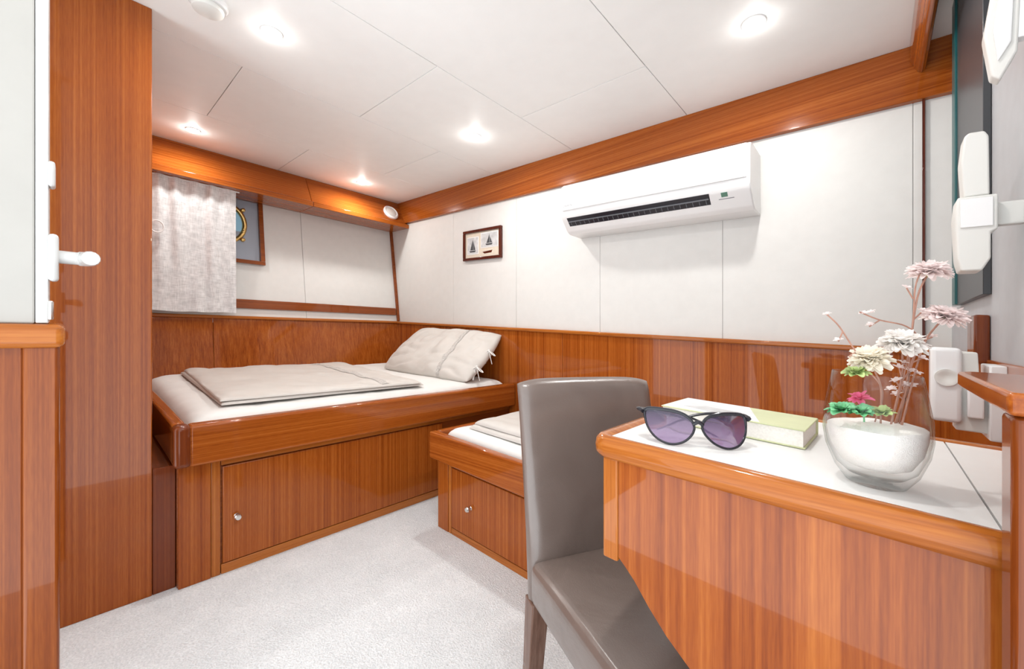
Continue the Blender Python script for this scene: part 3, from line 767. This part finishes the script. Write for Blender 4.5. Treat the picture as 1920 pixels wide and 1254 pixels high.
# rounded butterfly lens outline, x from bridge (0) to hinge (1)
half = [(.0, .58), (.05, .76), (.18, .90), (.38, .98), (.60, 1.0), (.82, .99), (.95, .95), (1.0, .84), (1.0, .66), (.97, .45), (.89, .24), (.76, .08), (.58, .0), (.40, .02), (.22, .13), (.09, .29), (.02, .44)]
def closed_smooth(P, n=4):
    out = []; N = len(P)
    for i in range(N):
        a, b_, c, d = [Vector((*P[(i+k) % N], 0)) for k in (-1, 0, 1, 2)]
        for k in range(n):
            q = k/n; out.append(.5*((2*b_)+(c-a)*q+(2*a-5*b_+4*c-d)*q*q+(3*b_-a-3*c+d)*q**3))
    return out
for s in (-1, 1):
    out = []
    for p in closed_smooth(half):
        X = s*(.0055+.066*p.x); z = .0025+.046*p.y
        out.append((X, -.018*(p.y-.5)-.018*p.x**2, z))
    N = len(out)
    tube(fr_b, [G(*p) for p in out], [.0017+.0012*max(0, (p[2]-.03)/.02) for p in out], 8, closed=True)
    lb_ = B(); cc = sum((Vector(p) for p in out), Vector())/N
    rim = [lb_.verts.new(G(*p)) for p in out]; mid = [lb_.verts.new(G(*(cc+(Vector(p)-cc)*.5+Vector((0, .0025, 0))))) for p in out]
    c = lb_.verts.new(G(cc.x, cc.y+.0034, cc.z))
    for k in range(N):
        lb_.faces.new((rim[k], rim[(k+1) % N], mid[(k+1) % N], mid[k])); lb_.faces.new((c, mid[k], mid[(k+1) % N]))
    obj('lens', lb_, LENS, t, sharp=60)
    tb_ = B(); hx = s*.0715
    tube(tb_, bez([G(hx, -.026, .041), G(hx+s*.004, -.034, .043), G(hx-s*.004, -.043-.003*s, .042), G(hx-s*.055, -.048-.003*s, .038), G(hx-s*.125, -.050-.003*s, .012)], 6), [.0080]*7+[.0076-.00025*k for k in range(18)], 8, flat=.45)
    obj('temple', tb_, BLACK, t)
tube(fr_b, bez([G(-.0070, -.003, .032), G(0, -.001, .036), G(.0070, -.003, .032)], 6), .0028, 8)
obj('frame', fr_b, BLACK, t)
# ------------------------------------------------------------------ vase with flowers
vc = Vector((.0, .631, DZ-.001))
K = .75; KH = .96
bm = B()
vprof = [(0, 0), (.030, 0), (.036, .002), (.050, .018), (.061, .042), (.0648, .062), (.0635, .085), (.0585, .111), (.0535, .133), (.0526, .1345), (.0515, .133), (.0565, .111), (.0615, .085), (.0627, .062), (.0589, .043), (.0481, .022), (.034, .012), (0, .010)]
lathe(bm, [(r_*K, z*KH) for r_, z in vprof], vc, n=64)
tag(obj('vase', bm, GLASS, sharp=70), 'clear rounded glass vase of white sand and flowers on the desk', 'vase')
bm = B()
sprof = [(0, .0195), (.028, .0205), (.0415, .0255), (.0540, .0432), (.0592, .062), (.0590, .070), (.045, .073), (.02, .076), (0, .0745)]
lathe(bm, [(r_*K, z*KH) for r_, z in sprof], vc, n=48)
for v in bm.verts:
    if v.co.z-vc.z > .065: v.co.z += .003*noise.noise(v.co*50)+.05*(v.co.x-vc.x)
tag(obj('sand', bm, SAND, sharp=70), 'white sand filling the lower half of the glass vase', 'sand', kind='stuff')
def sandp(x, y): return vc+Vector((x*K, y*K, .070))
def blossom(c, r_, up, rings, seed, wide=.18):
    rnd = random.Random(seed); bm = B(); up = Vector(up).normalized()
    a1 = up.cross(Vector((.3, .2, .9))).normalized(); a2 = up.cross(a1)
    for ri, (n, el, ln) in enumerate(rings):
        for k in range(n):
            a = 2*math.pi*(k+.5*ri)/n+rnd.uniform(-.2, .2); e = el+rnd.uniform(-.2, .2); L = r_*ln*rnd.uniform(.78, 1.1)
            rad = a1*math.cos(a)+a2*math.sin(a); sd2 = (up.cross(rad)+up*rnd.uniform(-.4, .4)).normalized()
            wd = L*wide+.0004; pr = None; curl = rnd.uniform(.2, .9)
            for q in range(6):
                tq = q/5
                p = c+rad*(L*tq*math.cos(e*.8))+up*(L*(tq*math.sin(e)-.28*curl*tq**3))
                w_ = wd*(math.sin(math.pi*min(1, tq*.80+.12))**.7)+.0002
                cup = up*(w_*.5)
                row = (bm.verts.new(p-sd2*w_+cup), bm.verts.new(p), bm.verts.new(p+sd2*w_+cup))
                if pr:
                    bm.faces.new((pr[0], pr[1], row[1], row[0])); bm.faces.new((pr[1], pr[2], row[2], row[1]))
                pr = row
    return bm
RG = [(28, -.08, 1), (30, .12, 1), (30, .32, .98), (28, .54, .94), (25, .76, .88), (21, .98, .82), (17, 1.18, .77), (12, 1.4, .72)]
DV = .468
fl = [((1741, 512), DV, .0200, PETP, (.05, -.12, 1), [(1724, 545), (1714, 590), (1706, 660), (1698, 730)], (.020, .006), 'pale pink flower on the tallest stem in the vase'),
      ((1771, 596), DV-.01, .0205, PETP, (.3, -.2, 1), [(1755, 612), (1735, 640), (1715, 700)], (.028, -.004), 'pale pink flower leaning right over the vase rim'),
      ((1692, 646), DV-.01, .0225, PETW, (.05, -.3, 1), [(1692, 668), (1690, 710)], (.016, -.012), 'large white flower at the centre of the bouquet'),
      ((1632, 676), DV-.008, .0210, PETC, (-.2, -.4, .9), [(1640, 695), (1652, 730)], (.006, -.018), 'cream flower low on the left of the vase rim')]
for (px, py), d, r_, mt, up, way, foot, lb in fl:
    c = at_d(px, py, d)
    f0 = sandp(*foot)
    t = thing('flower', f0, lb, 'flower', None)
    obj('blossom', blossom(c, r_, up, RG, px), mt, t, sharp=80)
    bm = B(); pts = [c]+[at_d(a, b_, DV) for a, b_ in way]+[f0-Vector((0, 0, .004))]
    tube(bm, bez(pts, 6), .0010, 6)
    obj('stem', bm, STEM, t)
    bm = B(); lathe(bm, [(0, -.005), (.003, -.004), (.005, 0), (.0, .0015)], c, n=12); obj('calyx', bm, LEAFP, t)
def twig(paths, foot, lb, budm, buds, mat=STEM, br=.0055):
    f0 = sandp(*foot); t = thing('twig', f0, lb, 'twig'); bm = B()
    for i, pth in enumerate(paths):
        pts = [at_d(a, b_, DV) for a, b_ in pth]
        if i == 0: pts.append(f0-Vector((0, 0, .004)))
        tube(bm, bez(pts, 5), .0008, 6)
    obj('branch', bm, mat, t)
    for (a, b_) in buds:
        c = at_d(a, b_, DV); obj('bud', blossom(c, br, (random.uniform(-.4, .4), -.3, 1), [(6, .5, 1), (4, 1.0, .8)], a), budm, t, sharp=80)
twig([[(1549, 588), (1572, 610), (1592, 640), (1625, 690), (1655, 735)], [(1580, 622), (1572, 640)], [(1605, 660), (1592, 668)]], (-.002, .006), 'bare dry twig reaching out left of the vase', PETP, [(1551, 590), (1573, 638)])
twig([[(1612, 585), (1650, 600), (1700, 612), (1722, 640), (1705, 700)], [(1650, 600), (1630, 612)], [(1725, 640), (1748, 632)]], (.026, .012), 'dry twig with small pink buds across the bouquet', PETP, [(1620, 588), (1634, 586), (1632, 610), (1748, 632)])
twig([[(1728, 505), (1716, 540), (1712, 600), (1700, 680)], [(1712, 560), (1700, 540)], [(1712, 600), (1728, 585)]], (.018, .014), 'upright dry twig behind the tallest pink flower', PETP, [(1700, 540), (1728, 583)])
twig([[(1686, 690), (1696, 735), (1700, 765)], [(1690, 715), (1706, 695)], [(1694, 735), (1680, 715)], [(1696, 745), (1709, 725)], [(1696, 750), (1682, 740)]], (.026, .000), 'short reddish sprig in the right side of the vase', PETP, [(1706, 695), (1680, 715), (1686, 690), (1709, 725), (1682, 740), (1697, 722), (1672, 730)], STEM, .007)
twig([[(1716, 660), (1706, 690), (1700, 740)], [(1710, 680), (1728, 672)], [(1706, 690), (1692, 680)], [(1704, 705), (1720, 700)]], (.022, .010), 'reddish leafy sprig under the right pink flower', PETP, [(1728, 672), (1716, 660), (1692, 680), (1720, 700), (1708, 668)], STEM, .006)
def rosette(px, py, d, r_, mt, lb, name):
    c = at_d(px, py, d); c.z = max(c.z, vc.z+.0735)
    t = obj(name, blossom(c, r_, (-.1, -.3, 1), [(10, .25, 1), (9, .6, .9), (7, .95, .75), (5, 1.3, .6)], px, .26), mt, sharp=80)
    tag(t, lb, 'succulent')
rosette(1578, 770, DV-.012, .0155, LEAF, 'small green succulent at the left in the vase', 'succulent')
rosette(1616, 774, DV-.022, .0140, LEAF, 'green succulent left of centre under the bright pink flower', 'succulent')
rosette(1654, 776, DV-.022, .0125, LEAFP, 'pale green succulent at the middle of the sand in the vase', 'succulent')
rosette(1606, 700, DV-.012, .013, LEAFP, 'pale green leaf tuft beside the cream flower', 'leaf_tuft')
c = at_d(1612, 748, DV-.006); t = thing('flower', c-Vector((0, 0, .03)), 'bright pink flower inside the vase above the succulents', 'flower')
obj('blossom', blossom(c, .0125, (-.1, -.4, 1), [(12, .3, 1), (10, .7, .85), (7, 1.2, .6)], 5), PINK, t, sharp=80)
bm = B(); tube(bm, [c, c+Vector((.003, .004, -.012)), Vector((c.x+.004, c.y+.006, vc.z+.069))], .001, 6); obj('stem', bm, LEAF, t)
# ------------------------------------------------------------------ slope of the deck: heights fall gently from the hull side to the door side
done = set()
for o in bpy.data.objects:
    if o.type == 'MESH' and o.data.name not in done:
        done.add(o.data.name)
        for v in o.data.vertices: v.co.z -= SLOPE*v.co.x
    if o.parent is None: o.location.z -= SLOPE*(o.location.x-XL)
# ------------------------------------------------------------------ light and camera
for i, (x, y) in enumerate(LP):
    zz = -SLOPE*(x-XL)
    ld = bpy.data.lights.new('downlight_lamp', 'AREA'); ld.shape = 'DISK'; ld.size = .06; ld.energy = (5.0, 4.5, 5.5, 3.0, 4.5, 4.5)[i]; ld.color = (1, .98, .95)
    lo = bpy.data.objects.new('downlight_lamp', ld); COL.objects.link(lo); lo.location = (x, y, ZC-.025+zz)
    lp_ = bpy.data.lights.new('downlight_glow', 'POINT'); lp_.shadow_soft_size = .018; lp_.energy = (.16, .16, .30, .30, .34, .2)[i]; lp_.color = (1, .98, .95)
    lo = bpy.data.objects.new('downlight_glow', lp_); COL.objects.link(lo); lo.location = (x, y, ZC-.048+zz)
# world fill from the open side, with added strength below to brighten the ceiling
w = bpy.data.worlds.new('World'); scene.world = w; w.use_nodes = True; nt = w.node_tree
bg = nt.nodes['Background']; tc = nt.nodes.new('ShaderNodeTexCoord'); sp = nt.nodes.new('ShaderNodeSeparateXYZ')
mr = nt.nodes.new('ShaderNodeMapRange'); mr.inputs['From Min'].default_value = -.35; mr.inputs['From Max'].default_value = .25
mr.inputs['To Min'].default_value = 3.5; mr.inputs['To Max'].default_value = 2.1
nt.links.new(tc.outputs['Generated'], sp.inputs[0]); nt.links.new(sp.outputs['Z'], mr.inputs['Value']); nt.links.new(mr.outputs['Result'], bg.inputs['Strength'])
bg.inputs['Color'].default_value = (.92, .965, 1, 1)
cd = bpy.data.cameras.new('camera'); cam = bpy.data.objects.new('camera', cd); COL.objects.link(cam)
cd.sensor_width = 36; cd.lens = F/1920*36; cd.shift_y = 5/1920; cd.clip_start = .02
cam.location = (0, 0, EYE+SLOPE*XL); cam.rotation_euler = (math.pi/2, 0, YAW)
scene.camera = cam
scene.view_settings.view_transform = 'Standard'
